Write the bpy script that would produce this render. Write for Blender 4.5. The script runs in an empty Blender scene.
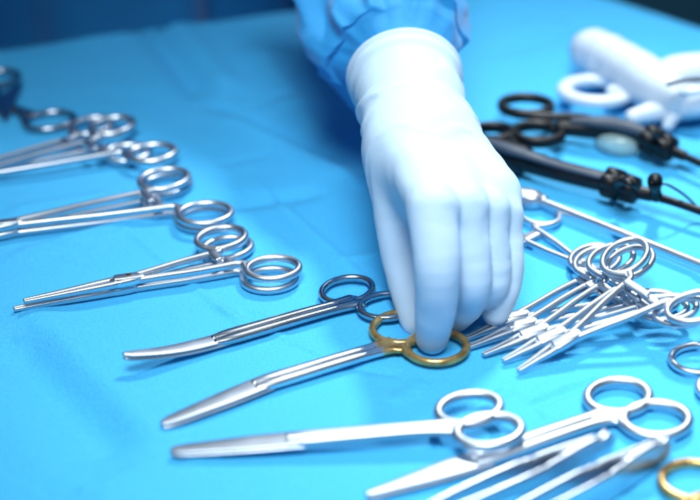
import bpy, math, random
import numpy as np
from mathutils import Vector, Matrix, noise
rad = math.radians
random.seed(7)
S = bpy.context.scene
C = S.collection

# ------------------------------------------------------------------ camera
LENS, DIST, PITCH = 80.0, 0.90, rad(30)
CAM = Vector((0.0, -DIST*math.cos(PITCH), DIST*math.sin(PITCH)))
cd = bpy.data.cameras.new('camera'); cam = bpy.data.objects.new('camera', cd); C.objects.link(cam)
cam.location = CAM; cam.rotation_euler = (rad(90)-PITCH, 0, 0)
cd.lens = LENS; cd.sensor_width = 36; cd.sensor_fit = 'HORIZONTAL'
cd.clip_start = 0.02; cd.clip_end = 50
cd.dof.use_dof = True; cd.dof.focus_distance = 0.838; cd.dof.aperture_fstop = 3.8
cd.dof.aperture_blades = 0
S.camera = cam

# ------------------------------------------------------------------ light
w = bpy.data.worlds.new('World'); S.world = w; w.use_nodes = True
nt = w.node_tree; bg = nt.nodes['Background']
tc = nt.nodes.new('ShaderNodeTexCoord'); sx = nt.nodes.new('ShaderNodeSeparateXYZ')
rp = nt.nodes.new('ShaderNodeValToRGB')
nt.links.new(tc.outputs['Generated'], sx.inputs[0])
mr = nt.nodes.new('ShaderNodeMapRange'); mr.inputs['From Min'].default_value = -1
nt.links.new(sx.outputs['Z'], mr.inputs['Value']); nt.links.new(mr.outputs[0], rp.inputs[0])
e = rp.color_ramp.elements
e[0].position = 0.45; e[0].color = (0.004, 0.03, 0.07, 1)
e[1].position = 1.0; e[1].color = (0.62, 0.86, 1.0, 1)
n_ = e.new(0.56); n_.color = (0.05, 0.22, 0.50, 1)
nt.links.new(rp.outputs[0], bg.inputs['Color'])
bg.inputs['Strength'].default_value = 0.24

def area(name, loc, target, size, energy, color, size_y=None, spread=180):
    l = bpy.data.lights.new(name, 'AREA'); l.energy = energy; l.color = color
    l.shape = 'DISK' if size_y is None else 'RECTANGLE'
    l.size = size
    if size_y: l.size_y = size_y
    l.spread = rad(spread)
    o = bpy.data.objects.new(name, l); C.objects.link(o)
    o.location = loc
    o.rotation_euler = (Vector(target)-Vector(loc)).to_track_quat('-Z', 'Y').to_euler()
    return o
area('surgical_lamp', (0.30, 0.80, 1.18), (0.20, -0.02, 0), 0.17, 2.4, (0.90, 0.965, 1.0), spread=48)
area('reflection_light', (0.10, 1.45, 1.30), (0.05, 0.0, 0), 1.0, 0.55, (0.86, 0.95, 1.0), size_y=0.5, spread=130)  # added unseen light behind the table, so the steel tops reflect white
area('front_fill', (0.06, -0.72, 1.40), (0.17, -0.11, 0), 0.8, 4.9, (0.86, 0.95, 1.0), spread=46)  # added soft fill from the front, brightens glove fingers and front faces

S.view_settings.view_transform = 'Standard'; S.view_settings.look = 'None'
S.view_settings.exposure = -0.42; S.view_settings.gamma = 1.0

# ------------------------------------------------------------------ pixel helpers (700x500 photograph)
FPX = 700*LENS/36
FWD = Vector((0, math.cos(PITCH), -math.sin(PITCH))); UP = Vector((0, math.sin(PITCH), math.cos(PITCH))); RT = Vector((1, 0, 0))
def ray(px, py): return RT*((px-350)/FPX) + UP*(-(py-250)/FPX) + FWD
def P(px, py, z=0.0):
    d = ray(px, py); return CAM + d*((z-CAM.z)/d.z)
def Q(px, py, y):
    d = ray(px, py); return CAM + d*((y-CAM.y)/d.y)

# ------------------------------------------------------------------ mesh helpers
def link_mesh(name, verts, faces, mat, parent=None, smooth=True, matrix=None):
    me = bpy.data.meshes.new(name); me.from_pydata([tuple(v) for v in verts], [], [tuple(int(i) for i in f) for f in faces]); me.update()
    if smooth: me.polygons.foreach_set('use_smooth', [True]*len(me.polygons))
    o = bpy.data.objects.new(name, me); C.objects.link(o)
    if mat: me.materials.append(mat)
    if parent: o.parent = parent
    if matrix: o.matrix_world = matrix
    return o
def tag(o, label=None, cat=None, group=None, kind=None):
    if label: o['label'] = label
    if cat: o['category'] = cat
    if group: o['group'] = group
    if kind: o['kind'] = kind
    return o
def empty(name, matrix):
    o = bpy.data.objects.new(name, None); C.objects.link(o); o.empty_display_size = 0.01
    o.matrix_world = matrix; return o

def catmull(pts, n):
    """dense resample of control points (any dimension)"""
    p = np.array(pts, float); m = len(p)
    ext = np.vstack([2*p[0]-p[1], p, 2*p[-1]-p[-2]])
    out = []
    ts = np.linspace(0, m-1, n)
    for t in ts:
        i = min(int(t), m-2); f = t-i
        a, b, c, d = ext[i], ext[i+1], ext[i+2], ext[i+3]
        out.append(0.5*((2*b)+(c-a)*f+(2*a-5*b+4*c-d)*f*f+(3*b-a-3*c+d)*f**3))
    return np.array(out)
class MB:
    def __init__(s): s.v = []; s.f = []
    def add(s, v, f):
        o = len(s.v); s.v += [tuple(x) for x in v]; s.f += [tuple(i+o for i in q) for q in f]
    def build(s, name, mat, parent=None): return link_mesh(name, s.v, s.f, mat, parent)
def sweep(mb, ctrl, n=24, k=16, ex=2.6, closed=False, up=(0, 0, 1), round_ends=True, raw=False):
    """ctrl rows: x,y,z,width,height ; superellipse section, side vector stays square to `up`"""
    c = np.array(ctrl, float) if raw else catmull(ctrl, n)
    n = len(c); pos = c[:, :3]; up = np.array(up, float)
    if closed: tan = np.roll(pos, -1, 0)-np.roll(pos, 1, 0)
    else: tan = np.gradient(pos, axis=0)
    tan /= np.linalg.norm(tan, axis=1)[:, None]+1e-12
    th = np.linspace(0, 2*math.pi, k, endpoint=False)
    cs, sn = np.cos(th), np.sin(th)
    sup = lambda a: np.sign(a)*np.abs(a)**(2/ex)
    rows = []
    def ring(p, t, wd, ht):
        side = np.cross(up, t); side /= np.linalg.norm(side)+1e-12
        nu = np.cross(t, side)
        return [p + side*(wd/2*a) + nu*(ht/2*b) for a, b in zip(sup(cs), sup(sn))]
    if not closed and round_ends:
        for q in (0.25, 0.7, 0.92):
            r = math.sqrt(1-(1-q)**2) if q < 1 else 1
            rows.append(ring(pos[0]-tan[0]*c[0, 4]*0.5*(1-q), tan[0], c[0, 3]*r, c[0, 4]*r))
    for i in range(n): rows.append(ring(pos[i], tan[i], c[i, 3], c[i, 4]))
    if not closed and round_ends:
        for q in (0.92, 0.7, 0.25):
            r = math.sqrt(1-(1-q)**2)
            rows.append(ring(pos[-1]+tan[-1]*c[-1, 4]*0.5*(1-q), tan[-1], c[-1, 3]*r, c[-1, 4]*r))
    m = len(rows); v = [x for r in rows for x in r]; f = []
    for i in range(m if closed else m-1):
        a = i*k; b = ((i+1) % m)*k
        for j in range(k):
            j2 = (j+1) % k
            f.append((a+j, a+j2, b+j2, b+j))
    if not closed:
        f.append(tuple(reversed(range(k)))); f.append(tuple(range((m-1)*k, m*k)))
    mb.add(v, f)

def surface_nets(F, org, h):
    nx, ny, nz = F.shape; ins = F < 0
    cs = [F[i:nx-1+i, j:ny-1+j, k:nz-1+k] for i in (0, 1) for j in (0, 1) for k in (0, 1)]
    off = [(i, j, k) for i in (0, 1) for j in (0, 1) for k in (0, 1)]
    cnt = sum((c < 0).astype(np.int8) for c in cs); act = (cnt > 0) & (cnt < 8)
    ids = -np.ones(act.shape, int); idx = np.argwhere(act); ids[act] = np.arange(len(idx))
    vals = [c[act] for c in cs]; acc = np.zeros((len(idx), 3)); num = np.zeros(len(idx))
    for a in range(8):
        for b in range(a+1, 8):
            if sum(abs(off[a][q]-off[b][q]) for q in range(3)) != 1: continue
            fa, fb = vals[a], vals[b]; m = (fa < 0) != (fb < 0)
            t = np.where(m, fa/np.where(m, fa-fb, 1), 0)[:, None]
            pa, pb = np.array(off[a], float), np.array(off[b], float)
            acc += np.where(m[:, None], pa+(pb-pa)*t, 0); num += m
    verts = (idx + acc/num[:, None])*h + np.array(org)
    faces = []
    for ax in range(3):
        o1, o2 = [(1, 2), (2, 0), (0, 1)][ax]
        sl0 = [slice(None)]*3; sl1 = [slice(None)]*3; sl0[ax] = slice(0, -1); sl1[ax] = slice(1, None)
        a, b = ins[tuple(sl0)], ins[tuple(sl1)]
        e_ = np.argwhere(a != b)
        e_ = e_[(e_[:, o1] > 0) & (e_[:, o2] > 0) & (e_[:, o1] < F.shape[o1]-1) & (e_[:, o2] < F.shape[o2]-1)]
        fl = a[tuple(e_.T)]
        def cell(d1, d2):
            q = e_.copy(); q[:, o1] -= d1; q[:, o2] -= d2; return ids[tuple(q.T)]
        q = np.stack([cell(1, 1), cell(0, 1), cell(0, 0), cell(1, 0)], 1)
        q[~fl] = q[~fl][:, ::-1]
        faces.append(q)
    return verts, np.vstack(faces)
def round_cone(X, a, b, r1, r2):
    a, b = np.array(a, float), np.array(b, float); ba = b-a; l2 = ba@ba; rr = r1-r2; a2 = l2-rr*rr; il2 = 1/l2
    pa = X-a; y = pa@ba; z = y-l2
    t = pa*l2 - y[..., None]*ba; x2 = np.einsum('...i,...i', t, t); y2 = y*y*l2; z2 = z*z*l2
    k = np.sign(rr)*rr*rr*x2
    d = (np.sqrt(x2*a2*il2)+y*rr)*il2-r1
    d = np.where(np.sign(z)*a2*z2 > k, np.sqrt(x2+z2)*il2-r2, d)
    d = np.where(np.sign(y)*a2*y2 < k, np.sqrt(x2+y2)*il2-r1, d)
    return d
def smin(a, b, k):
    hh = np.maximum(k-np.abs(a-b), 0)/k
    return np.minimum(a, b)-hh*hh*k*0.25

# ------------------------------------------------------------------ materials
def mat(name, base, rough=0.5, metal=0.0, **kw):
    m = bpy.data.materials.new(name); m.use_nodes = True
    b = m.node_tree.nodes['Principled BSDF']
    b.inputs['Base Color'].default_value = (*base, 1); b.inputs['Roughness'].default_value = rough; b.inputs['Metallic'].default_value = metal
    for k, v in kw.items(): b.inputs[k].default_value = v
    return m
def nodes(m): return m.node_tree.nodes, m.node_tree.links, m.node_tree.nodes['Principled BSDF']
def noise_node(m, scale, detail=4, rough=0.55, stretch=None):
    N, L, b = nodes(m)
    t = N.new('ShaderNodeTexCoord'); n = N.new('ShaderNodeTexNoise')
    n.inputs['Scale'].default_value = scale; n.inputs['Detail'].default_value = detail; n.inputs['Roughness'].default_value = rough
    if stretch:
        mp = N.new('ShaderNodeMapping'); mp.inputs['Scale'].default_value = stretch
        L.new(t.outputs['Object'], mp.inputs[0]); L.new(mp.outputs[0], n.inputs['Vector'])
    else: L.new(t.outputs['Object'], n.inputs['Vector'])
    return n
def vary_rough(m, scale, lo, hi, stretch=None):
    N, L, b = nodes(m); n = noise_node(m, scale, 5, 0.6, stretch)
    r = N.new('ShaderNodeMapRange'); r.inputs['From Min'].default_value = 0.3; r.inputs['From Max'].default_value = 0.7
    r.inputs['To Min'].default_value = lo; r.inputs['To Max'].default_value = hi
    L.new(n.outputs['Fac'], r.inputs['Value']); L.new(r.outputs[0], b.inputs['Roughness'])
def add_bump(m, scale, dist, strength=1.0, detail=4, stretch=None, ridged=False):
    N, L, b = nodes(m); n = noise_node(m, scale, detail, 0.6, stretch)
    bp = N.new('ShaderNodeBump'); bp.inputs['Strength'].default_value = strength; bp.inputs['Distance'].default_value = dist
    L.new(n.outputs['Fac'], bp.inputs['Height'])
    if b.inputs['Normal'].is_linked: L.new(b.inputs['Normal'].links[0].from_socket, bp.inputs['Normal'])
    L.new(bp.outputs[0], b.inputs['Normal']); return bp
def steel(name, base, lo, hi):
    m = mat(name, base, 0.25, 1.0); vary_rough(m, 60, lo, hi, (0.35, 1, 1)); add_bump(m, 900, 0.00004, 0.5, 3, (0.12, 1, 1)); return m
M = {}
M['steel'] = steel('satin_steel', (0.60, 0.64, 0.70), 0.26, 0.40)
M['bright'] = steel('matte_steel', (0.50, 0.545, 0.61), 0.30, 0.48)
M['dark_steel'] = steel('dark_polished_steel', (0.42, 0.46, 0.52), 0.14, 0.28)
def plated(name, x0, soft, base=(0.70, 0.74, 0.80)):
    """gilded finger loops: gold plating that begins at local x0 with a worn, uneven border"""
    m = steel(name, base, 0.18, 0.32); N, L, b = nodes(m)
    t = N.new('ShaderNodeTexCoord'); s = N.new('ShaderNodeSeparateXYZ'); L.new(t.outputs['Object'], s.inputs[0])
    n = noise_node(m, 220, 4)
    a = N.new('ShaderNodeMath'); a.operation = 'MULTIPLY_ADD'; a.inputs[1].default_value = soft*1.6; L.new(n.outputs['Fac'], a.inputs[0]); L.new(s.outputs['X'], a.inputs[2])
    r = N.new('ShaderNodeMapRange'); r.inputs['From Min'].default_value = x0+soft*0.8-soft*0.3; r.inputs['From Max'].default_value = x0+soft*0.8+soft*0.3
    L.new(a.outputs[0], r.inputs['Value'])
    n2 = noise_node(m, 130, 6)
    g = N.new('ShaderNodeValToRGB'); L.new(n2.outputs['Fac'], g.inputs[0])
    g.color_ramp.elements[0].position = 0.36; g.color_ramp.elements[0].color = (0.34, 0.19, 0.06, 1)
    g.color_ramp.elements[1].position = 0.66; g.color_ramp.elements[1].color = (0.72, 0.47, 0.19, 1)
    mx = N.new('ShaderNodeMix'); mx.data_type = 'RGBA'; mx.inputs[6].default_value = (*base, 1)
    L.new(r.outputs[0], mx.inputs[0]); L.new(g.outputs[0], mx.inputs[7]); L.new(mx.outputs[2], b.inputs['Base Color'])
    ml = N.new('ShaderNodeMapRange'); ml.inputs['To Min'].default_value = 1.0; ml.inputs['To Max'].default_value = 0.75; L.new(r.outputs[0], ml.inputs['Value']); L.new(ml.outputs[0], b.inputs['Metallic'])
    return m
def rusty(name, spot, size):
    m = steel(name, (0.70, 0.74, 0.80), 0.20, 0.34); N, L, b = nodes(m)
    t = N.new('ShaderNodeTexCoord'); mp = N.new('ShaderNodeMapping'); mp.inputs['Location'].default_value = (-spot[0], -spot[1], -spot[2])
    L.new(t.outputs['Object'], mp.inputs[0])
    ln = N.new('ShaderNodeVectorMath'); ln.operation = 'LENGTH'; L.new(mp.outputs[0], ln.inputs[0])
    n = noise_node(m, 700, 3)
    a = N.new('ShaderNodeMath'); a.operation = 'MULTIPLY_ADD'; a.inputs[1].default_value = size*1.4; L.new(n.outputs['Fac'], a.inputs[0]); L.new(ln.outputs['Value'], a.inputs[2])
    r = N.new('ShaderNodeMapRange'); r.inputs['From Min'].default_value = size*1.35; r.inputs['From Max'].default_value = size*1.15
    L.new(a.outputs[0], r.inputs['Value'])
    mx = N.new('ShaderNodeMix'); mx.data_type = 'RGBA'; mx.inputs[6].default_value = (0.70, 0.74, 0.80, 1); mx.inputs[7].default_value = (0.45, 0.16, 0.02, 1)
    L.new(r.outputs[0], mx.inputs[0]); L.new(mx.outputs[2], b.inputs['Base Color'])
    return m
M['glove'] = mat('latex_glove', (0.50, 0.645, 0.79), 0.66, **{'Subsurface Weight': 0.18, 'Subsurface Scale': 0.006, 'Specular IOR Level': 0.2})
M['glove'].node_tree.nodes['Principled BSDF'].inputs['Subsurface Radius'].default_value = (1.0, 0.7, 0.5)
add_bump(M['glove'], 260, 0.0004, 0.25, 5); add_bump(M['glove'], 1500, 0.0001, 0.2, 2)
M['skin'] = mat('skin', (0.55, 0.33, 0.24), 0.5)
M['gown'] = mat('gown_fabric', (0.010, 0.25, 0.58), 0.75, **{'Sheen Weight': 0.15}); add_bump(M['gown'], 700, 0.0003, 0.4, 3); add_bump(M['gown'], 45, 0.004, 0.3, 3)
M['black'] = mat('black_plastic', (0.003, 0.004, 0.006), 0.4, **{'Specular IOR Level': 0.3}); vary_rough(M['black'], 80, 0.32, 0.5)
M['grey_plastic'] = mat('blue_grey_plastic', (0.024, 0.042, 0.07), 0.6); vary_rough(M['grey_plastic'], 90, 0.5, 0.65)
M['white'] = mat('white_plastic', (0.60, 0.68, 0.77), 0.4); vary_rough(M['white'], 90, 0.3, 0.45)
M['cup'] = mat('clear_plastic', (0.55, 0.80, 0.82), 0.2, **{'Transmission Weight': 0.6, 'IOR': 1.45})
M['floor'] = mat('floor_vinyl', (0.03, 0.19, 0.29), 0.5); vary_rough(M['floor'], 6, 0.4, 0.6)
m = M['drape'] = mat('blue_drape', (0.022, 0.36, 0.78), 0.72, **{'Sheen Weight': 0.03, 'Sheen Roughness': 0.5, 'Specular IOR Level': 0.3})
N, L, b = nodes(m); n = noise_node(m, 900, 6, 0.75); r = N.new('ShaderNodeValToRGB')
r.color_ramp.elements[0].position = 0.3; r.color_ramp.elements[0].color = (0.024, 0.37, 0.74, 1)
r.color_ramp.elements[1].position = 0.7; r.color_ramp.elements[1].color = (0.085, 0.50, 0.86, 1)
L.new(n.outputs['Fac'], r.inputs[0]); L.new(r.outputs[0], b.inputs['Base Color'])
add_bump(m, 1500, 0.0005, 0.8, 3); add_bump(m, 420, 0.0009, 0.55, 3); add_bump(m, 60, 0.0022, 0.35, 4)

# ------------------------------------------------------------------ setting: floor, draped table
fl = MB(); fl.add([(-6, -6, -0.86), (6, -6, -0.86), (6, 6, -0.86), (-6, 6, -0.86)], [(0, 1, 2, 3)])
tag(fl.build('floor', M['floor']), kind='structure')

def seg_d(x, y, a, b):
    ax, ay = a; bx, by = b; dx, dy = bx-ax, by-ay; l = math.hypot(dx, dy)
    t = np.clip(((x-ax)*dx+(y-ay)*dy)/(l*l), 0, 1)
    return np.hypot(x-ax-t*dx, y-ay-t*dy), ((x-ax)*dy-(y-ay)*dx)/l, t
# creases: pixel from, pixel to, height, width
creases = [((140, 15), (205, 100), -0.0019, 0.011), ((205, 100), (350, 165), -0.0014, 0.009), ((170, 20), (235, 95), 0.0013, 0.012),
           ((215, 108), (370, 190), 0.0016, 0.007),
           ((250, 175), (420, 330), 0.0004, 0.0028), ((120, 225), (260, 340), 0.0004, 0.0028), ((200, 300), (360, 372), 0.0004, 0.0028),
           ((0, 262), (160, 215), 0.0011, 0.006), ((160, 215), (330, 190), -0.0012, 0.008), ((0, 215), (120, 195), 0.0010, 0.007),
           ((370, 445), (520, 385), -0.0008, 0.0035), ((520, 410), (610, 375), -0.0006, 0.003),
           ((0, 330), (130, 470), -0.0022, 0.016), ((20, 300), (170, 450), 0.0012, 0.012), ((600, 120), (700, 150), 0.0012, 0.008), ((520, 20), (690, 60), 0.0015, 0.012),
           ((250, 40), (320, 140), 0.0014, 0.012), ((470, 60), (600, 20), -0.0014, 0.012)]
rc = random.Random(5)
for _ in range(34):       # small puckers scattered over the sheet
    u, v_ = rc.uniform(-20, 700), rc.uniform(40, 500); an = rc.choice((0.35, 0.6, -0.5, -0.2, 2.6))+rc.uniform(-0.25, 0.25); ln_ = rc.uniform(25, 85)
    creases.append(((u, v_), (u+ln_*math.cos(an), v_+ln_*0.6*math.sin(an)), rc.choice((1, -1))*rc.uniform(0.0002, 0.00045), rc.uniform(0.003, 0.0055)))
def drape_z(x, y):
    z = np.zeros_like(x)
    for a, b, hgt, wd in creases:
        A, B = P(*a), P(*b); d, s, t = seg_d(x, y, (A.x, A.y), (B.x, B.y))
        z += 3.2*hgt*np.exp(-(d/wd)**2)*np.clip(np.minimum(t, 1-t)*6, 0.0, 1)
    A, B = P(-40, 395), P(85, 520); dx, dy = B.x-A.x, B.y-A.y; l = math.hypot(dx, dy)
    d = ((x-A.x)*dy-(y-A.y)*dx)/l          # the sheet falls away past a line at the lower left
    z -= 0.45*0.012*np.log1p(np.exp(np.clip(d/0.012, -30, 30)))*(1/(1+np.maximum(d, 0)*4))
    return z
L0, L1 = P(0, 50), P(252, 17); R0, R1 = P(612, 0), P(700, 29)
def y_edge(x):
    a = L0.y+(x-L0.x)*(L1.y-L0.y)/(L1.x-L0.x); b = R0.y+(x-R0.x)*(R1.y-R0.y)/(R1.x-R0.x)
    return smin(a, b, 0.05)
nx, ny = 740, 640
xs = np.concatenate([np.linspace(-0.85, -0.34, 30, endpoint=False), np.linspace(-0.34, 0.34, nx-60), np.linspace(0.34, 0.62, 31)[1:]])
vs = np.concatenate([np.linspace(0, 0.36, 30, endpoint=False), np.linspace(0.36, 1, ny-30)])
nx, ny = len(xs), len(vs)
Xg = np.repeat(xs[:, None], ny, 1); ye = y_edge(xs)[:, None]; Yg = -0.62+(np.maximum(ye, -0.3)+0.62)*vs[None]
Zg = drape_z(Xg, Yg)
for i in range(nx):
    for j in range(ny):
        p = Vector((Xg[i, j], Yg[i, j], 0))
        far = min(1, max(0, (p.y-0.02)/0.2))
        Zg[i, j] += 0.0016*(0.25+far)*noise.noise(p*9) + 0.0008*(0.3+far)*noise.noise(Vector((p.x*22+p.y*10, p.y*30-p.x*10, 3.0)))
verts = np.stack([Xg, Yg, Zg], -1)
# overhanging skirt on every side
loop = [(i, ny-1) for i in range(nx)] + [(nx-1, j) for j in range(ny-2, -1, -1)] + [(i, 0) for i in range(nx-2, -1, -1)] + [(0, j) for j in range(1, ny-1)]
V_ = [tuple(verts[i, j]) for i in range(nx) for j in range(ny)]
F_ = [(i*ny+j, (i+1)*ny+j, (i+1)*ny+j+1, i*ny+j+1) for i in range(nx-1) for j in range(ny-1)]
prev = [i*ny+j for i, j in loop]; nl = len(loop)
pl = np.array([verts[i, j] for i, j in loop]); tg = np.roll(pl, -6, 0)-np.roll(pl, 6, 0)
nr = np.stack([-tg[:, 1], tg[:, 0], 0*tg[:, 0]], 1); nr /= np.linalg.norm(nr, axis=1)[:, None]
for kk in range(4):
    nr = (np.roll(nr, 1, 0)+nr+np.roll(nr, -1, 0)); nr /= np.linalg.norm(nr, axis=1)[:, None]
arc = np.cumsum(np.linalg.norm(pl-np.roll(pl, 1, 0), axis=1))
for out, dz in ((0.006, -0.002), (0.011, -0.008), (0.013, -0.02), (0.016, -0.08), (0.02, -0.2), (0.028, -0.45), (0.035, -0.845)):
    amp = min(1, -dz*2)*0.03
    wv = out + amp*(0.5+0.5*np.sin(arc*38+2*np.sin(arc*9)))
    ring_ = pl + nr*wv[:, None]; ring_[:, 2] = pl[:, 2]*0+dz
    base = len(V_); V_ += [tuple(q) for q in ring_]; cur = list(range(base, base+nl))
    for q in range(nl):
        q2 = (q+1) % nl; F_.append((prev[q], cur[q], cur[q2], prev[q2]))
    prev = cur
tag(link_mesh('surgical_drape', V_, F_, M['drape']), 'creased cyan-blue surgical drape spread over the instrument table', 'drape')

# ------------------------------------------------------------------ tool planes
class Tool:
    """a tool lying in its own tilted plane: local x runs from the tip to the loops"""
    def __init__(s, name, tip, end, zt, ze, label, cat, group=None, roll=0):
        s.o = P(*tip, zt); e_ = P(*end, ze); s.x = (e_-s.o).normalized()
        s.y = Vector((0, 0, 1)).cross(s.x).normalized(); s.z = s.x.cross(s.y)
        if roll:
            R = Matrix.Rotation(rad(roll), 3, s.x); s.y = R @ s.y; s.z = R @ s.z
        s.len = (e_-s.o).length
        m = Matrix((s.x, s.y, s.z)).transposed().to_4x4(); m.translation = s.o; s.m = m
        s.root = empty(name, m); tag(s.root, label, cat, group)
    def at(s, px, py, lift=0.0):
        d = ray(px, py); o = s.o+s.z*lift; t = (o-CAM).dot(s.z)/d.dot(s.z); p = CAM+d*t-s.o
        return np.array([p.dot(s.x), p.dot(s.y), p.dot(s.z)])
def ring_ctrl(c, ra, rb, rot, wd, ht, n=56, z=0):
    out = []
    for i in range(n):
        a = 2*math.pi*i/n; x, y = ra*math.cos(a), rb*math.sin(a)
        out.append((c[0]+x*math.cos(rot)-y*math.sin(rot), c[1]+x*math.sin(rot)+y*math.cos(rot), z, wd, ht))
    return out
def ring_point(c, ra, rb, rot, target):
    d = math.atan2(target[1]-c[1], target[0]-c[0])-rot
    r = 1/math.hypot(math.cos(d)/ra, math.sin(d)/rb); d += rot
    return np.array([c[0]+r*math.cos(d), c[1]+r*math.sin(d)]), d

def scissors(name, label, tip, joint, yoke, rA, rB, ra, rb, zt, ze, blade_w=0.0095, shank_w=0.0042, mb=None, mr_=None, ms=None, tip_lift=0.0, group=None, ring_t=0.0036, rots=(0.25, -0.25), cat='scissors', blade_shape=(0.42, 0.62, 0.80, 0.95, 1.0)):
    end = ((rA[0]+rB[0])/2, (rA[1]+rB[1])/2)
    T = Tool(name, tip, end, zt, ze, label, cat, group)
    J, Y = T.at(*joint), T.at(*yoke)
    ms = ms or M['steel']; mb = mb or M['bright']; mr_ = mr_ or ms
    if callable(ms): ms = ms(Y[0])
    if mr_ == 'same': mr_ = ms
    for side in (1, -1):
        # blade
        q = MB(); w0 = blade_w; L_ = J[0]+0.006
        zz = 0.0009*side
        pts = []
        for f, ww in zip((0.0, 0.02, 0.10, 0.35, 0.6, 0.85, 1.0), (0.28, blade_shape[0], blade_shape[1], blade_shape[2], blade_shape[3], blade_shape[4], blade_shape[4])):
            x = L_*f
            y = J[1]*f + side*0.0004
            lift = tip_lift*(1-f)**2
            pts.append((x, y, zz+lift, w0*ww*(1 if side > 0 else 0.93), 0.0018))
        sweep(q, pts, 36, 20, 3.0)
        q.build('blade', mb, T.root)
        # shank
        c = T.at(*(rA if side > 0 else rB)); rot = rots[0] if side > 0 else rots[1]
        # side>0 is the loop on +y
        if (T.at(*rA)[1] < T.at(*rB)[1]): c = T.at(*(rB if side > 0 else rA))
        at, ang = ring_point(c, ra, rb, rot, Y)
        o_ = side*shank_w*0.44
        q = MB(); dx = Y[0]-J[0]
        mid = at*0.5+np.array([Y[0], Y[1]+o_*1.3])*0.5
        pts = [(J[0]-0.001, J[1]+o_*0.9, 0.0006, shank_w*0.80, 0.0040), (J[0]+dx*0.10, J[1]+o_+(Y[1]-J[1])*0.10, 0.0006, shank_w*1.15, 0.0048),
               (J[0]+dx*0.3, J[1]+o_+(Y[1]-J[1])*0.3, 0.0004, shank_w*1.08, 0.0050), (J[0]+dx*0.6, J[1]+o_+(Y[1]-J[1])*0.6, 0.0004, shank_w, 0.0048), (J[0]+dx*0.85, J[1]+o_+(Y[1]-J[1])*0.85, 0.0002, shank_w, 0.0044),
               (Y[0], Y[1]+o_*1.1, 0, shank_w*1.35, 0.0042), (mid[0], mid[1], 0, shank_w*1.6, 0.0038), (at[0], at[1], 0, shank_w*1.7, 0.0034)]
        sweep(q, pts, 44, 18, 2.5)
        if side > 0:
            c2 = T.at(*(rB if T.at(*rA)[1] > T.at(*rB)[1] else rA)); at2, _ = ring_point(c2, ra, rb, rots[1], Y)
            w2 = np.hypot(*(at-at2)); mm = (at+at2)/2; ux = mm-Y[:2]
            sweep(q, [(Y[0]-0.007, Y[1], 0.0001, shank_w*1.7, 0.0040), (Y[0], Y[1], 0.0001, shank_w*2.0, 0.0038), (*(Y[:2]+ux*0.5), 0.0001, shank_w+w2*0.55, 0.0035), (*(Y[:2]+ux*0.95), 0.0001, w2*1.05, 0.0031)], 16, 18, 3)
        sh = q.build('shank', ms, T.root)
        q = MB(); sweep(q, ring_ctrl(c, ra, rb, rot, ring_t, ring_t*1.05), k=16, ex=2.2, closed=True, raw=True)
        # small fillet where the shank flows along the outer rim of the loop
        fl_ = []
        for i in range(9):
            t = i/8; a = ang - side*(0.05+1.0*t)-rot
            x, y = ra*math.cos(a), rb*math.sin(a)
            px_, py_ = c[0]+x*math.cos(rot)-y*math.sin(rot), c[1]+x*math.sin(rot)+y*math.cos(rot)
            bl = (1-t)**2
            fl_.append((px_*(1-bl*0.5)+bl*0.5*(Y[0]+0.002), py_*(1-bl*0.5)+bl*0.5*(Y[1]+o_), 0, ring_t*(1.0-0.1*t), ring_t*(1.02-0.08*t)))
        sweep(q, fl_, 24, 14, 2.2)
        q.build('finger_ring', mr_, sh)
    return T

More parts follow.
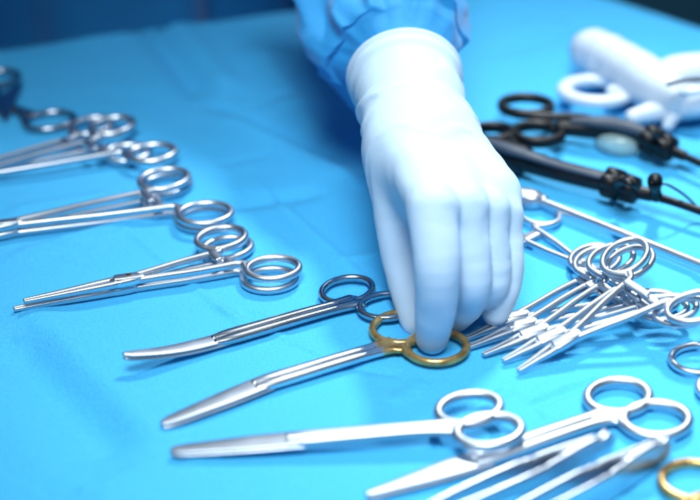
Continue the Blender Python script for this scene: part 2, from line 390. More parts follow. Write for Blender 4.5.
def hemostat(name, label, tip, lock, sA, sB, rA, rB, ra, rb, zt, ze, rots=(0.2, -0.2), ms=None, mlock=None, group=None, scale=1.0, jaw_w=0.0033, lock_len=0.017, roll=0, ring_t=0.0030, cat='hemostat', gap=0.0002, ratchet=True):
    end = ((rA[0]+rB[0])/2, (rA[1]+rB[1])/2)
    T = Tool(name, tip, end, zt, ze, label, cat, group, roll)
    ms = ms or M['steel']
    K = T.at(*lock); k = scale
    if mlock and not isinstance(mlock, bpy.types.Material): mlock = mlock(K)
    q = MB()
    hl = lock_len/2
    sweep(q, [(K[0]-hl, K[1], 0, 0.0058*k, 0.0036*k), (K[0]-hl*0.6, K[1], 0, 0.0074*k, 0.0044*k), (K[0], K[1], 0, 0.0078*k, 0.0047*k), (K[0]+hl*0.6, K[1], 0, 0.0074*k, 0.0044*k), (K[0]+hl, K[1], 0, 0.0056*k, 0.0036*k)], 20, 20, 3.6)
    lk = q.build('box_lock', mlock or ms, T.root)
    q = MB()   # lap plate that steps proud of the lock
    sweep(q, [(K[0]-hl*0.75, K[1]+0.0012*k, 0.0017*k, 0.0046*k, 0.0018*k), (K[0], K[1]-0.0001, 0.0019*k, 0.0050*k, 0.0018*k), (K[0]+hl*0.75, K[1]-0.0012*k, 0.0017*k, 0.0046*k, 0.0018*k)], 14, 16, 4.5)
    q.build('lap_plate', mlock or ms, lk)
    pA, pB = T.at(*rA), T.at(*rB); qA, qB = T.at(*sA), T.at(*sB)
    if pA[1] < pB[1]: pA, pB, qA, qB = pB, pA, qB, qA
    for side, c, se, rot in ((1, pA, qA, rots[0]), (-1, pB, qB, rots[1])):
        q = MB(); L_ = K[0]-hl*0.8
        pts = []
        for f in (0, 0.04, 0.2, 0.5, 0.8, 1.0):
            wd = jaw_w*k*(0.42+0.58*f**0.8); y = K[1]*f
            g = gap*(1+1.5*(f > 0.6))
            pts.append((L_*f, y+side*(wd/2*0.94+g), 0, wd, (0.0020+0.0020*f)*k))
        sweep(q, pts, 22, 14, 2.4); q.build('jaw', ms, T.root)
        at, ang = ring_point(c, ra, rb, rot, se)
        x0 = K[0]+hl*0.8; z_ = 0.0004*side
        q = MB(); y0 = K[1]+side*0.0016*k
        def lr(t): return (x0+(se[0]-x0)*t, y0+(se[1]-y0)*t)
        bow = side*0.0009
        a1, a2, a3 = lr(0.25), lr(0.55), lr(0.85)
        nrm = np.array([se[0]-a3[0], se[1]-a3[1]]); nrm /= np.linalg.norm(nrm)+1e-9
        mid = se[:2]*0.5+at*0.5+nrm*0.0008
        pts = [(x0-0.002, y0*1.0, z_, 0.0036*k, 0.0038*k), (a1[0], a1[1]+bow*.5, z_, 0.0034*k, 0.0037*k), (a2[0], a2[1]+bow, z_, 0.0033*k, 0.0036*k), (a3[0], a3[1]+bow*.5, z_, 0.0034*k, 0.0036*k),
               (se[0], se[1], z_, 0.0037*k, 0.0035*k), (mid[0], mid[1], z_, 0.0040*k, 0.0033*k), (at[0], at[1], z_, 0.0042*k, 0.0031*k)]
        sweep(q, pts, 44, 16, 2.4)
        sh = q.build('shank', ms, T.root)
        q = MB(); sweep(q, ring_ctrl(c, ra, rb, rot, ring_t*k, ring_t*k*1.05, z=z_), k=14, ex=2.1, closed=True, raw=True)
        fl_ = []
        for i in range(9):
            t = i/8; a = ang - side*(0.05+0.9*t)-rot
            x, y = ra*math.cos(a), rb*math.sin(a)
            px_, py_ = c[0]+x*math.cos(rot)-y*math.sin(rot), c[1]+x*math.sin(rot)+y*math.cos(rot); bl = (1-t)**2*0.45
            fl_.append((px_*(1-bl)+bl*se[0], py_*(1-bl)+bl*se[1], z_, ring_t*k*(1-0.1*t), ring_t*k*(1.02-0.08*t)))
        sweep(q, fl_, 20, 12, 2.1)
        q.build('finger_ring', ms, sh)
        if ratchet:
            oth = qB if side > 0 else qA
            b0 = np.array(lr(0.93)); gapd = oth[1]-se[1]
            q = MB(); zr = 0.0013*side*k; nseg = 13; pts = []
            for i in range(nseg):
                t = i/(nseg-1)
                pts.append((b0[0]+0.0006*t, b0[1]+gapd*0.62*t, zr, (0.0046-0.0008*t+(0.0007 if i % 2 else 0))*k, 0.0022*k))
            sweep(q, pts, nseg, 12, 4, raw=True, up=(0, 0, 1)); q.build('ratchet', ms, sh)
    return T

# ------------------------------------------------------------------ the left-hand row
scissors('surgical_scissors', 'dark steel scissors at the upper left edge with only their loops in view',
         (-260, 165), (-150, 135), (-6, 101), (-4, 79), (50, 121), 0.0165, 0.0130, 0.003, 0.003, shank_w=0.0052, mb=M['dark_steel'], ms=M['dark_steel'], ring_t=0.0042, rots=(0.1, -0.1))
G1 = 'clamps laid in the left-hand row'
hemostat('hemostat', 'rear one of two overlapping steel clamps at left, its loops nearer the frame edge',
         (-170, 200), (-60, 178), (72, 139), (92, 150), (92, 127), (127, 153), 0.0145, 0.0115, 0.003, 0.004, group=G1, ring_t=0.0042, scale=1.15)
hemostat('hemostat', 'upper of the two overlapping steel clamps at left, its loops farther from the frame edge',
         (-150, 205), (-38, 178), (95, 140), (118, 152), (112, 127), (152, 153), 0.0145, 0.0115, 0.005, 0.009, group=G1, ring_t=0.0042, scale=1.15)
hemostat('hemostat', 'lower of two stacked clamps behind the rust-spotted one, cut by the left frame edge',
         (-95, 258), (6, 233), (153, 200), (172, 213), (166, 186), (204, 219), 0.0155, 0.0125, 0.003, 0.003, group=G1, ring_t=0.0036, scale=1.1)
hemostat('hemostat', 'upper of two stacked clamps behind the rust-spotted one, cut by the left edge',
         (-95, 250), (6, 225), (153, 191), (172, 206), (164, 180), (205, 213), 0.0155, 0.0125, 0.008, 0.009, group=G1, ring_t=0.0036, scale=1.1)
hemostat('hemostat', 'clamp lying directly underneath the rust-spotted clamp, its tip nearer the frame edge',
         (15, 309), (123, 288), (222, 263), (238, 271), (227, 249), (270, 279), 0.0145, 0.0115, 0.003, 0.003, group=G1, ring_t=0.0038, scale=1.12)
hemostat('hemostat', 'straight clamp with an orange rust spot on its box lock, stacked on another clamp',
         (25, 301), (127, 280), (218, 253), (238, 263), (221, 239), (273, 268), 0.0145, 0.0115, 0.008, 0.009, group=G1, ring_t=0.0038, scale=1.12,
         mlock=lambda K: rusty('rust_spotted_steel', (K[0]+0.001, K[1]+0.0005, 0.003), 0.0028))

# ------------------------------------------------------------------ scissors in the middle and front
scissors('surgical_scissors', 'curved dark polished steel scissors lying behind the gold-ringed pair', (126, 371), (217, 341), (352, 302),
         (347, 290), (387, 306), 0.0150, 0.0120, 0.0030, 0.0045, mb=M['bright'], ms=M['dark_steel'], tip_lift=0.009, shank_w=0.0054, blade_w=0.0095, rots=(0.15, -0.2))
gold1 = lambda x: plated('gilded_loops', x-0.006, 0.004)
scissors('surgical_scissors', 'straight scissors with worn gold loops pinched by the gloved fingers', (163, 425), (258, 386), (388, 346),
         (401, 328), (437, 347), 0.0155, 0.0140, 0.0030, 0.0042, ms=gold1, mr_='same', blade_w=0.0115, shank_w=0.0054, rots=(0.1, -0.2), ring_t=0.0042)
scissors('surgical_scissors', 'pale steel scissors lying horizontally just in front of the gold-ringed pair', (172, 452), (291, 441), (448, 427),
         (469, 409), (489, 431), 0.0152, 0.0115, 0.0034, 0.0105, ms=M['bright'], blade_w=0.0108, shank_w=0.0050, rots=(0.25, 0.1), ring_t=0.0050)
scissors('surgical_scissors', 'largest bright scissors in the front row, pointed tip at the bottom frame edge', (368, 496), (477, 461), (605, 416),
         (618, 397), (656, 420), 0.0158, 0.0130, 0.0030, 0.0045, ms=M['bright'], blade_w=0.0125, shank_w=0.0058, rots=(0.0, -0.2), ring_t=0.0052, blade_shape=(0.24, 0.38, 0.64, 0.88, 1.0))
gold2 = lambda x: plated('gilded_loops_front', x-0.004, 0.003)
scissors('surgical_scissors', 'gold-ringed scissors cut off by the lower right corner of the photo', (1010, 420), (900, 445), (735, 483),
         (694, 481), (716, 514), 0.0150, 0.0135, 0.0030, 0.0040, ms=gold2, mr_='same', shank_w=0.0048, ring_t=0.0042, rots=(0.0, 0.0))
scissors('surgical_scissors', 'steel scissors at the right frame edge below the fan of clamps, one loop showing', (980, 320), (880, 335), (740, 362),
         (700, 359), (728, 388), 0.0150, 0.0125, 0.0030, 0.0035, shank_w=0.0046, ring_t=0.0038, rots=(0.0, 0.0))

# ------------------------------------------------------------------ fan of five small clamps
G2 = 'small clamps fanned out right of the hand'
fan = [((465, 339), (514, 318), (583, 279), (620, 298), (592, 259), (650, 302), 0.0024, 0.006, 'first small clamp of the fan, tip closest to the gloved little finger'),
       ((469, 347), (521, 326), (592, 283), (631, 303), (597, 262), (659, 308), 0.0026, 0.011, 'second clamp of the fan counting from the gloved little finger'),
       ((484, 354), (533, 333), (604, 283), (642, 304), (611, 260), (668, 308), 0.0028, 0.016, 'middle clamp of the five fanned out beside the hand'),
       ((504, 360), (550, 337), (625, 284), (656, 306), (630, 263), (684, 311), 0.0030, 0.021, 'fourth small clamp of the fan, under the topmost one'),
       ((519, 370), (565, 341), (630, 280), (665, 301), (625, 257), (696, 306), 0.0032, 0.027, 'topmost small clamp of the fan, its tip nearest the front scissors')]
for tip, lock, sA, sB, rA, rB, zt, ze, lab in fan:
    hemostat('hemostat', lab, tip, lock, sA, sB, rA, rB, 0.0150, 0.0108, zt, ze, group=G2, scale=1.06, jaw_w=0.0030, lock_len=0.017, ring_t=0.0034, rots=(0.35, -0.35), ms=M['bright'])

# ------------------------------------------------------------------ tools behind the hand
hemostat('hemostat', 'blurred clamp lying behind the hand, its loops at the little-finger side', (650, 300), (588, 268), (535, 228), (522, 240), (538, 213), (498, 236), 0.0150, 0.0115, 0.003, 0.004,
         scale=1.1, ring_t=0.0036, ms=M['steel'])
A, B = P(540, 201, 0.006), P(760, 288, 0.006)
root = empty('suction_tube', Matrix.Translation(A)); tag(root, 'long thin steel suction tube reaching from behind the hand to the right edge', 'suction tube')
q = MB(); sweep(q, [(0, 0, 0, 0.0052, 0.0052), (*((B-A)*0.5), 0.005, 0.005), (*(B-A), 0.0048, 0.0048)], 20, 16, 2.0); q.build('tube', M['steel'], root)
q = MB(); c = P(520, 196, 0.007)-A; sweep(q, [(c.x-0.014, c.y+0.004, 0, 0.012, 0.010), (c.x, c.y, 0, 0.013, 0.011), (c.x+0.008, c.y-0.003, 0, 0.013, 0.011), (0.002, 0, 0, 0.007, 0.007)], 16, 16, 3); q.build('hub', M['bright'], root)

# ------------------------------------------------------------------ thumb forceps at the bottom edge
def forceps(name, label, end, tip, gap, h, mat_, wide_from=0.36):
    A, B = P(*end, 0.0), P(*tip, 0.0); d = (B-A); L_ = d.length; d.normalize(); s = Vector((0, 0, 1)).cross(d).normalized()
    m = Matrix((d, s, Vector((0, 0, 1)))).transposed().to_4x4(); m.translation = A
    root = empty(name, m); tag(root, label, 'forceps', 'thumb forceps at the front edge')
    for side in (1, -1):
        q = MB(); pts = []
        for f in (0, 0.03, 0.08, 0.14, 0.2, 0.33, 0.38, 0.45, 0.7, 0.9, 1.0):
            y = side*(0.0014+gap*0.5*max(0, math.sin(max(0, min(1, (f-0.11)/0.86))*math.pi))**0.9)
            hh = h*(0.55 if f == 0 else 0.9 if f < 0.05 else 1.0 if f < 0.35 else 0.78 if f < 0.4 else 0.58-0.32*max(0, f-0.45)/0.55)
            pts.append((f*L_, y, 0.0012+h-hh*0.5, 0.0026, hh))
        sweep(q, pts, 60, 16, 4, round_ends=True); q.build('leg', mat_, root)
    q = MB(); sweep(q, [(0, 0, 0.0012+h*0.55, 0.0050, h*0.6), (0.005, 0, 0.0012+h*0.5, 0.0056, h*0.88), (0.014, 0, 0.0012+h*0.5, 0.0056, h*0.94), (0.022, 0, 0.0012+h*0.5, 0.0050, h*0.94)], 8, 14, 3); q.build('joint', mat_, root)
forceps('thumb_forceps', 'thumb forceps standing on edge right in front of the largest scissors', (604, 462), (395, 556), 0.0075, 0.0170, M['steel'])
forceps('thumb_forceps', 'thumb forceps with a rounded brownish end, nearest the gold ring in the corner', (662, 466), (467, 570), 0.0075, 0.0170, M['steel'])

# ------------------------------------------------------------------ black endoscopic instruments
def tube(mb, pts, n=24, k=16, ex=2.0): sweep(mb, [(*p, w_, h_) for p, w_, h_ in pts], n, k, ex)
def rel(root, px, py, z): return P(px, py, z)-root.location
def knob(mb, a, b, r, lobes=6):
    a, b = Vector(a), Vector(b); t = (b-a).normalized(); u = t.cross(Vector((0, 0, 1))).normalized(); v = t.cross(u); L_ = (b-a).length
    prof = [(0, .55), (.04, .62), (.05, .95), (.12, 1.0), (.42, 1.0), (.46, .72), (.54, .72), (.58, .92), (.9, .86), (.96, .6), (1, .5)]
    k = 72; vs_ = []; f_ = []
    for x, rr in prof:
        for j in range(k):
            an = 2*math.pi*j/k; lob = 1-0.16*(0.5+0.5*math.cos(an*lobes))**3 if rr > .8 else 1
            vs_.append(a+t*(x*L_)+(u*math.cos(an)+v*math.sin(an))*(r*rr*lob))
    for i in range(len(prof)-1):
        for j in range(k): f_.append((i*k+j, i*k+(j+1) % k, (i+1)*k+(j+1) % k, (i+1)*k+j))
    f_.append(tuple(range(k))); f_.append(tuple(range((len(prof)-1)*k, len(prof)*k)))
    mb.add(vs_, f_)
def loop(root, name, cpx, hx, hy, z, t, m, parent=None, ht=None):
    c = rel(root, *cpx, z); q = MB(); pts = []
    for i in range(48):
        a = 2*math.pi*i/48; pts.append((c.x+hx*math.cos(a), c.y+hy*math.sin(a), c.z, t, ht or t))
    sweep(q, pts, k=14, ex=2.4, closed=True, raw=True); return q.build(name, m, parent or root)
root = empty('endoscopic_grasper', Matrix.Translation(P(600, 128, 0))); tag(root, 'black endoscopic grasper with open ring handles beside the white instrument', 'endoscopic instrument')
r_ = lambda x, y, z=0.012: tuple(rel(root, x, y, z))
q = MB(); tube(q, [(r_(560, 128), .009, .010), (r_(582, 129), .011, .012), (r_(600, 130), .012, .013), (r_(640, 136), .011, .012), (r_(652, 140), .010, .011)]); bd = q.build('barrel', M['black'], root)
q = MB(); tube(q, [(r_(572, 121, .018), .004, .004), (r_(592, 122, .018), .010, .007), (r_(615, 124, .018), .013, .008), (r_(640, 131, .018), .010, .007), (r_(650, 136, .017), .005, .004)]); q.build('cover', M['grey_plastic'], root)
lp = loop(root, 'finger_ring', (526, 106), .0165, .0135, .014, .0058, M['black'], ht=.007)
q = MB(); tube(q, [(r_(506, 110, .014), .004, .005), (r_(530, 115, .014), .007, .006), (r_(555, 117, .014), .006, .006), (r_(580, 117, .015), .004, .005), (r_(598, 121, .015), .004, .005)]); q.build('ring_arm', M['black'], lp)
lp = loop(root, 'finger_ring', (538, 134), .0155, .0130, .010, .0058, M['black'], ht=.008)
q = MB(); tube(q, [(r_(553, 130, .010), .006, .007), (r_(566, 128, .012), .006, .007), (r_(585, 129, .012), .007, .008)]); q.build('ring_arm', M['black'], lp)
q = MB(); knob(q, r_(646, 138, .013), r_(673, 151, .013), .0102); q.build('rotation_knob', M['black'], root)
q = MB(); tube(q, [(r_(655, 136, .022), .005, .005), (r_(660, 132, .03), .005, .005)]); q.build('electrode_post', M['black'], root)
q = MB(); tube(q, [(r_(664, 148), .008, .008), (r_(684, 156), .007, .007), (r_(686, 157), .005, .005), (r_(720, 172), .005, .005), (r_(860, 235, .008), .005, .005)]); q.build('shaft', M['black'], root)

root = empty('endoscopic_grasper', Matrix.Translation(P(560, 165, 0))); tag(root, 'black endoscopic grasper with a thin cable, its handle half hidden behind the hand', 'endoscopic instrument')
q = MB(); tube(q, [(r_(470, 140), .010, .012), (r_(500, 152), .019, .018), (r_(524, 160), .018, .018), (r_(530, 162), .014, .015), (r_(560, 171), .0125, .0135), (r_(596, 180), .012, .013), (r_(612, 184), .012, .012)], 40); q.build('barrel', M['black'], root)
q = MB(); tube(q, [(r_(478, 138, .018), .006, .004), (r_(505, 148, .019), .010, .006), (r_(528, 155, .019), .009, .005), (r_(560, 166, .017), .006, .004), (r_(600, 177, .017), .005, .003)]); q.build('cover', M['grey_plastic'], root)
lp = loop(root, 'finger_ring', (493, 134), .0125, .0105, .012, .0055, M['black'], ht=.008)
q = MB(); tube(q, [(r_(505, 136, .012), .006, .007), (r_(512, 142, .012), .006, .007), (r_(520, 154, .012), .007, .007)]); q.build('ring_arm', M['black'], lp)
q = MB(); knob(q, r_(605, 181, .013), r_(639, 192, .013), .0102); kb = q.build('rotation_knob', M['black'], root)
q = MB(); tube(q, [(r_(618, 184, .020), .006, .006), (r_(624, 181, .028), .007, .005), (r_(631, 183, .029), .006, .004), (r_(637, 188, .024), .004, .003)]); q.build('lever', M['black'], kb)
q = MB(); tube(q, [(r_(630, 190), .009, .009), (r_(650, 195), .008, .008), (r_(660, 198), .0055, .0055), (r_(700, 211), .005, .005), (r_(860, 268, .008), .005, .005)]); q.build('shaft', M['black'], root)
q = MB(); tube(q, [(r_(656, 196, .014), .008, .008), (r_(655, 189, .020), .007, .007), (r_(655, 183, .026), .009, .009), (r_(655, 180, .028), .009, .009)], 18); q.build('electrode_post', M['black'], root)
q = MB(); sweep(q, [(*r_(659, 184, .026), .0016, .0016), (*r_(668, 185, .026), .0016, .0016), (*r_(683, 194, .018), .0016, .0016), (*r_(694, 204, .010), .0016, .0016), (*r_(704, 216, .004), .0016, .0016)], 24, 8, 2); q.build('cable', M['grey_plastic'], root)

root = empty('plastic_cap', Matrix.Translation(P(620, 146, 0))); tag(root, 'small translucent round plastic cap on the drape under the black grasper', 'cap')
q = MB(); c = P(620, 146, 0)
prof = [(0.0, 0.012), (0.012, 0.012), (0.0155, 0.0105), (0.017, 0.008), (0.017, 0.001), (0.016, 0.0), (0.0, 0.0)]
vv, ff = [], []
for i in range(40):
    a = 2*math.pi*i/40
    for r0, z0 in prof: vv.append((r0*math.cos(a), r0*math.sin(a), z0+0.001))
for i in range(40):
    for j in range(len(prof)-1): a, b_ = i*7+j, ((i+1) % 40)*7+j; ff.append((a, a+1, b_+1, b_))
q.add(vv, ff); q.build('cap_shell', M['cup'], root)

# ------------------------------------------------------------------ white plastic instrument
root = empty('white_stapler', Matrix.Translation(P(660, 95, 0))); tag(root, 'white plastic pistol-grip surgical instrument at the upper right edge', 'surgical instrument')
q = MB(); tube(q, [(r_(592, 52, .020), .0325, .033), (r_(612, 62, .020), .033, .034), (r_(640, 78, .020), .034, .034), (r_(660, 90, .020), .034, .032), (r_(675, 98, .020), .028, .028)], 36, 20, 2.3); gp = q.build('grip', M['white'], root)
for px_, py_ in ((606, 59), (622, 68), (638, 77)):
    q = MB(); a_ = Vector(r_(px_, py_, .020)); d_ = (Vector(r_(660, 90, .020))-Vector(r_(600, 56, .020))).normalized()
    tube(q, [(tuple(a_-d_*.0015), .0335, .0345), (tuple(a_), .0342, .0352), (tuple(a_+d_*.0015), .0335, .0345)], 8, 24, 2.3); q.build('grip_ridge', M['white'], gp)
q = MB(); tube(q, [(r_(655, 88, .022), .022, .026), (r_(675, 82, .024), .032, .034), (r_(700, 80, .024), .034, .036), (r_(740, 78, .024), .034, .036), (r_(840, 82, .022), .03, .03)], 36, 20, 2.6); hs = q.build('housing', M['white'], root)
q = MB(); sweep(q, [(*r_(668, 84, .0405), .003, .003), (*r_(690, 80, .0425), .003, .003), (*r_(740, 78, .0425), .003, .003)], 20, 10, 2); q.build('seam', M['grey_plastic'], hs)
q = MB(); tube(q, [(r_(684, 92, .040), .011, .004), (r_(692, 90, .043), .012, .006), (r_(700, 89, .042), .011, .004)]); q.build('button', M['white'], hs)
lp = loop(root, 'finger_ring', (596, 91), .0215, .0180, .012, .0105, M['white'], ht=.008)
q = MB(); tube(q, [(r_(612, 92, .012), .010, .010), (r_(632, 93, .013), .009, .010), (r_(652, 92, .016), .012, .012), (r_(668, 90, .02), .012, .012)]); q.build('ring_arm', M['white'], lp)
q = MB(); tube(q, [(r_(632, 117, .010), .010, .010), (r_(652, 112, .012), .014, .014), (r_(675, 108, .014), .018, .018), (r_(700, 102, .018), .020, .022), (r_(740, 94, .02), .02, .022)]); q.build('trigger', M['white'], root)
q = MB(); tube(q, [(r_(680, 108, .014), .012, .012), (r_(672, 118, .010), .010, .010), (r_(668, 126, .007), .008, .008)]); q.build('trigger_spur', M['white'], root)

# ------------------------------------------------------------------ the person: gown, sleeve, gloved left hand
def jt(px, py, y): return np.array(Q(px, py, y))
chains = {
 'thumb':  [((398, 160, -0.022), .0155), ((396, 210, -0.042), .0124), ((403, 262, -0.055), .0112), ((411, 300, -0.070), .0101), ((416, 323, -0.082), .0078)],
 'index':  [((432, 208, -0.099), .0124), ((437, 266, -0.114), .0116), ((436, 307, -0.111), .0106), ((432, 337, -0.105), .0088)],
 'middle': [((463, 206, -0.085), .0113), ((472, 276, -0.098), .0104), ((466, 302, -0.091), .0098), ((456, 316, -0.085), .0086)],
 'ring':   [((486, 210, -0.074), .0105), ((493, 278, -0.087), .0096), ((483, 296, -0.077), .0090), ((471, 300, -0.066), .0080)],
 'pinky':  [((502, 217, -0.063), .0098), ((507, 266, -0.077), .0089), ((502, 294, -0.082), .0083), ((496, 313, -0.083), .0074)]}
def chain_sdf(X, ch):
    c = catmull([(*jt(*a), r) for a, r in ch], 4*len(ch))
    i0 = np.maximum(0, ((c[:, :3].min(0)-0.035-lo)/h).astype(int)); i1 = np.maximum(i0+1, ((c[:, :3].max(0)+0.035-lo)/h).astype(int))
    sl = tuple(slice(a, b) for a, b in zip(i0, i1)); Y_ = X[sl]; f = np.full(X.shape[:3], 1.0, np.float32); g = None
    for i in range(len(c)-1):
        d = round_cone(Y_, c[i, :3], c[i+1, :3], c[i, 3], c[i+1, 3]); g = d if g is None else np.minimum(g, d)
    f[sl] = g; return f
h = 0.00115
lo = np.array([-0.02, -0.15, -0.005]); hi = np.array([0.135, 0.10, 0.155])
dims = np.ceil((hi-lo)/h).astype(int)
gx, gy, gz = [lo[i]+np.arange(dims[i])*h for i in range(3)]
X = np.stack(np.meshgrid(gx, gy, gz, indexing='ij'), -1).astype(np.float32)
fw = np.array
W1, W2 = jt(404, 140, -0.014), jt(436, 142, -0.004)
E1, E2 = jt(388, 68, 0.070), jt(417, 68, 0.070)
# palm: metacarpals from the wrist, webbed together
palm = smin(round_cone(X, W1, jt(432, 208, -0.094), .0165, .0124), round_cone(X, (W1+W2)/2, jt(462, 206, -0.083), .0175, .0122), 0.010)
palm = smin(palm, round_cone(X, (W1+2*W2)/3, jt(486, 209, -0.071), .0170, .0114), 0.010)
palm = smin(palm, round_cone(X, W2, jt(500, 216, -0.061), .0160, .0105), 0.010)
palm = smin(palm, round_cone(X, jt(440, 178, -0.055)-np.array([0, 0, .012]), jt(475, 204, -0.066)-np.array([0, 0, .010]), .017, .013), 0.010)
palm = smin(palm, round_cone(X, jt(448, 150, -0.010), jt(492, 192, -0.045), .0175, .0150), 0.012)
# forearm and wrist
fore = smin(round_cone(X, W1, E1, .0180, .0225), round_cone(X, W2, E2, .0172, .0225), 0.02)
fore = smin(fore, round_cone(X, (W1+W2)/2, (E1+E2)/2, .0185, .0250), 0.015)
axis = ((E1+E2)/2-(W1+W2)/2); axis /= np.linalg.norm(axis)
cuff0 = (E1+E2)/2 + axis*(-0.008)
cap = (X-cuff0)@axis.astype(np.float32)
body_ = smin(palm, fore, 0.018)
th = chain_sdf(X, chains['thumb'])
# web between the thumb and index metacarpal
web = round_cone(X, jt(402, 156, -0.030), jt(409, 194, -0.056), .014, .006)
out = smin(smin(body_, web, 0.014), th, 0.014)
for nm in ('index', 'middle', 'ring', 'pinky'):
    f = chain_sdf(X, chains[nm])
    out = smin(out, smin(body_, f, 0.006), 0.0005)
bead_d = np.sqrt(fore**2+(cap+0.0015)**2)-0.0027
fold_d = np.sqrt((fore+0.0006)**2+(cap+0.0095)**2)-0.0019
out = np.maximum(out, cap)
out = smin(out, bead_d, 0.002); out = smin(out, fold_d, 0.006)
gv, gf = surface_nets(out, lo+0.0, h)
# glove wrinkles: creases running round the wrist, soft puckers elsewhere
me = bpy.data.meshes.new('t'); me.from_pydata(gv.tolist(), [], gf.tolist()); me.update()
nrm = np.zeros(len(gv)*3); me.vertices.foreach_get('normal', nrm); nrm = nrm.reshape(-1, 3); bpy.data.meshes.remove(me)
wc = (W1+W2)/2
for i, v in enumerate(gv):
    s = float((v-wc)@axis)
    warm = math.exp(-((s-0.004)/0.022)**2)
    cuffw = min(1, max(0, (s-0.01)/0.03))*(1 if s < 0.082 else 0.4)
    p = Vector(v)
    wv = 3.0*noise.noise(p*26) + 1.2*noise.noise(p*60)
    n1 = noise.noise(Vector((p.x*11, s*120+wv*0.8, p.z*9))); n2 = noise.noise(Vector((p.x*12+5, s*85-p.x*60+wv*0.8, p.z*10+9)))
    rid, rid2 = max(0, n1-0.05)**1.3*1.8, max(0, n2-0.05)**1.3*1.8
    edge = min(1, max(0, (0.066-s)/0.012))
    kn = math.exp(-((s+0.085)/0.03)**2)
    dd = edge*(0.0044*warm*rid + 0.0038*cuffw*rid2) + 0.0006*edge*noise.noise(p*55) + 0.0004*kn*noise.noise(Vector((p.x*60, p.y*150, p.z*150)))
    gv[i] = v + nrm[i]*dd
# light smoothing
nb = np.zeros((len(gv), 3)); cn = np.zeros(len(gv))
for it in range(1):
    nb[:] = 0; cn[:] = 0
    for a, b_ in ((0, 1), (1, 2), (2, 3), (3, 0)):
        np.add.at(nb, gf[:, a], gv[gf[:, b_]]); np.add.at(cn, gf[:, a], 1)
    gv = gv*0.5+0.5*nb/np.maximum(cn, 1)[:, None]

person = empty('person', Matrix.Translation((-0.27, 0.55, -0.86)))
tag(person, 'person in a blue surgical gown reaching over the table with a white-gloved hand', 'person')
def to_person(v): return np.asarray(v)-np.array([-0.27, 0.55, -0.86])
# gown torso
def ridged(p): return 1-abs(noise.noise(p))*2
gvs, gfs = [], []; nth, nz_ = 180, 90
for i in range(nz_):
    t = i/(nz_-1); z = -0.84+t*1.32
    sh_ = 1.0 if z < 0.36 else max(0.25, 1-((z-0.36)/0.13)**2*0.75)
    flare = 1+0.18*max(0, -z)
    for j in range(nth):
        a = 2*math.pi*j/nth
        fold = 0.036*math.sin(a*10+2.2*math.sin(a*3)+noise.noise(Vector((a*2, z*2.5, 1)))*2.5)*(0.6+0.6*noise.noise(Vector((math.cos(a)*2, math.sin(a)*2, z*1.5))))
        fold += 0.012*noise.noise(Vector((math.cos(a)*3, math.sin(a)*3, z*6)))
        rx, ry = (0.205*flare*sh_+fold), (0.150*flare*sh_+fold)
        gvs.append((-0.27+rx*math.cos(a), 0.57+ry*math.sin(a), z))
for i in range(nz_-1):
    for j in range(nth):
        gfs.append((i*nth+j, i*nth+(j+1) % nth, (i+1)*nth+(j+1) % nth, (i+1)*nth+j))
gfs.append(tuple(range((nz_-1)*nth, nz_*nth)))
gown = link_mesh('gown', to_person(gvs), gfs, M['gown'], person)
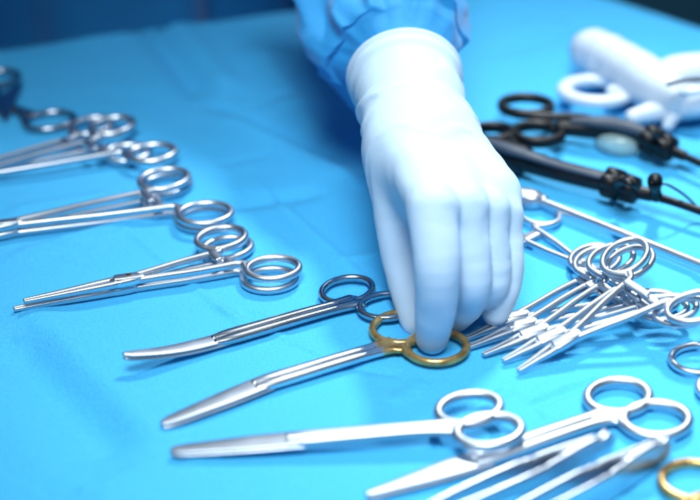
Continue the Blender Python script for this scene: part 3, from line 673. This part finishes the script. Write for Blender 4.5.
# sleeve
secs = [((405, 78), 0.046, .0195, .0185), ((404, 66), 0.062, .025, .022), ((400, 54), 0.078, .035, .029), ((393, 42), 0.092, .0415, .034), ((386, 18), 0.122, .047, .041), ((377, -20), 0.165, .050, .046), ((366, -106), 0.235, .054, .053)]
rows = [(*np.array(Q(*a, y)), rx, rz) for a, y, rx, rz in secs] + [(-0.005, 0.34, 0.235, 0.062, 0.064), (-0.05, 0.44, 0.33, 0.072, 0.08), (-0.10, 0.53, 0.40, 0.08, 0.10)]
cc = catmull(rows, 190); pos = cc[:, :3]; tan = np.gradient(pos, axis=0); tan /= np.linalg.norm(tan, axis=1)[:, None]
nth = 150; svs, sfs = [], []; arcl = np.concatenate([[0], np.cumsum(np.linalg.norm(np.diff(pos, axis=0), axis=1))])
for i in range(len(cc)):
    t = tan[i]; side = np.cross([0, 0, 1.0], t); side /= np.linalg.norm(side); side = -side; up_ = np.cross(side, t); up_ = up_ if up_[2] > 0 else -up_
    s = arcl[i]; on = min(1, max(0, (s-0.018)/0.03))
    for j in range(nth):
        a = 2*math.pi*j/nth; ca, sa = math.cos(a), math.sin(a)
        p = Vector((ca*1.3, sa*1.3, s*9))
        r1 = ridged(Vector((ca*1.7+s*7, sa*1.7-s*5, s*6)))
        r2 = ridged(Vector((ca*2.8-s*12, sa*2.8+s*6, s*9+5)))
        f = on*(0.0135*max(-0.5, r1) + 0.0075*max(-0.5, r2) + 0.006*noise.noise(p*1.2)-0.006)*(1 if (ca if side[0] > 0 else -ca) < 0.1 else 0.55)
        # slack cloth hanging on the lower left
        sag = on*0.006*max(0, -sa*0.8-ca*0.6)*math.exp(-((s-0.06)/0.05)**2)
        rx, rz = cc[i, 3]+f+sag, cc[i, 4]+f+sag
        svs.append(pos[i]+side*(-rx*ca if side[0] < 0 else rx*ca)+up_*rz*sa)
for i in range(len(cc)-1):
    for j in range(nth): sfs.append((i*nth+j, i*nth+(j+1) % nth, (i+1)*nth+(j+1) % nth, (i+1)*nth+j))
# body inside the clothes: torso and arm, one continuous surface following the sleeve
hb = 0.010; lo2 = np.array([-0.50, -0.06, -0.62]); hi2 = np.array([0.12, 0.70, 0.54]); dm = np.ceil((hi2-lo2)/hb).astype(int)
X2 = np.stack(np.meshgrid(*[lo2[i]+np.arange(dm[i])*hb for i in range(3)], indexing='ij'), -1).astype(np.float32)
tor = smin(round_cone(X2, (-0.34, 0.58, -0.5), (-0.36, 0.57, 0.36), .06, .075), round_cone(X2, (-0.20, 0.58, -0.5), (-0.18, 0.57, 0.36), .06, .075), 0.1)
pth = np.vstack([[*(wc+axis*0.02), .015, .015], cc[12::22]]); arm = None
for i in range(len(pth)-1):
    d = round_cone(X2, pth[i, :3], pth[i+1, :3], min(.045, .55*pth[i, 4]), min(.045, .55*pth[i+1, 4])); arm = d if arm is None else np.minimum(arm, d)
bv, bf = surface_nets(smin(tor, arm, 0.03), lo2, hb)
link_mesh('body', to_person(bv), bf, M['skin'], person)
link_mesh('sleeve', to_person(svs), sfs, M['gown'], gown)
link_mesh('glove', to_person(gv), gf, M['glove'], person)
bpy.context.view_layer.update()
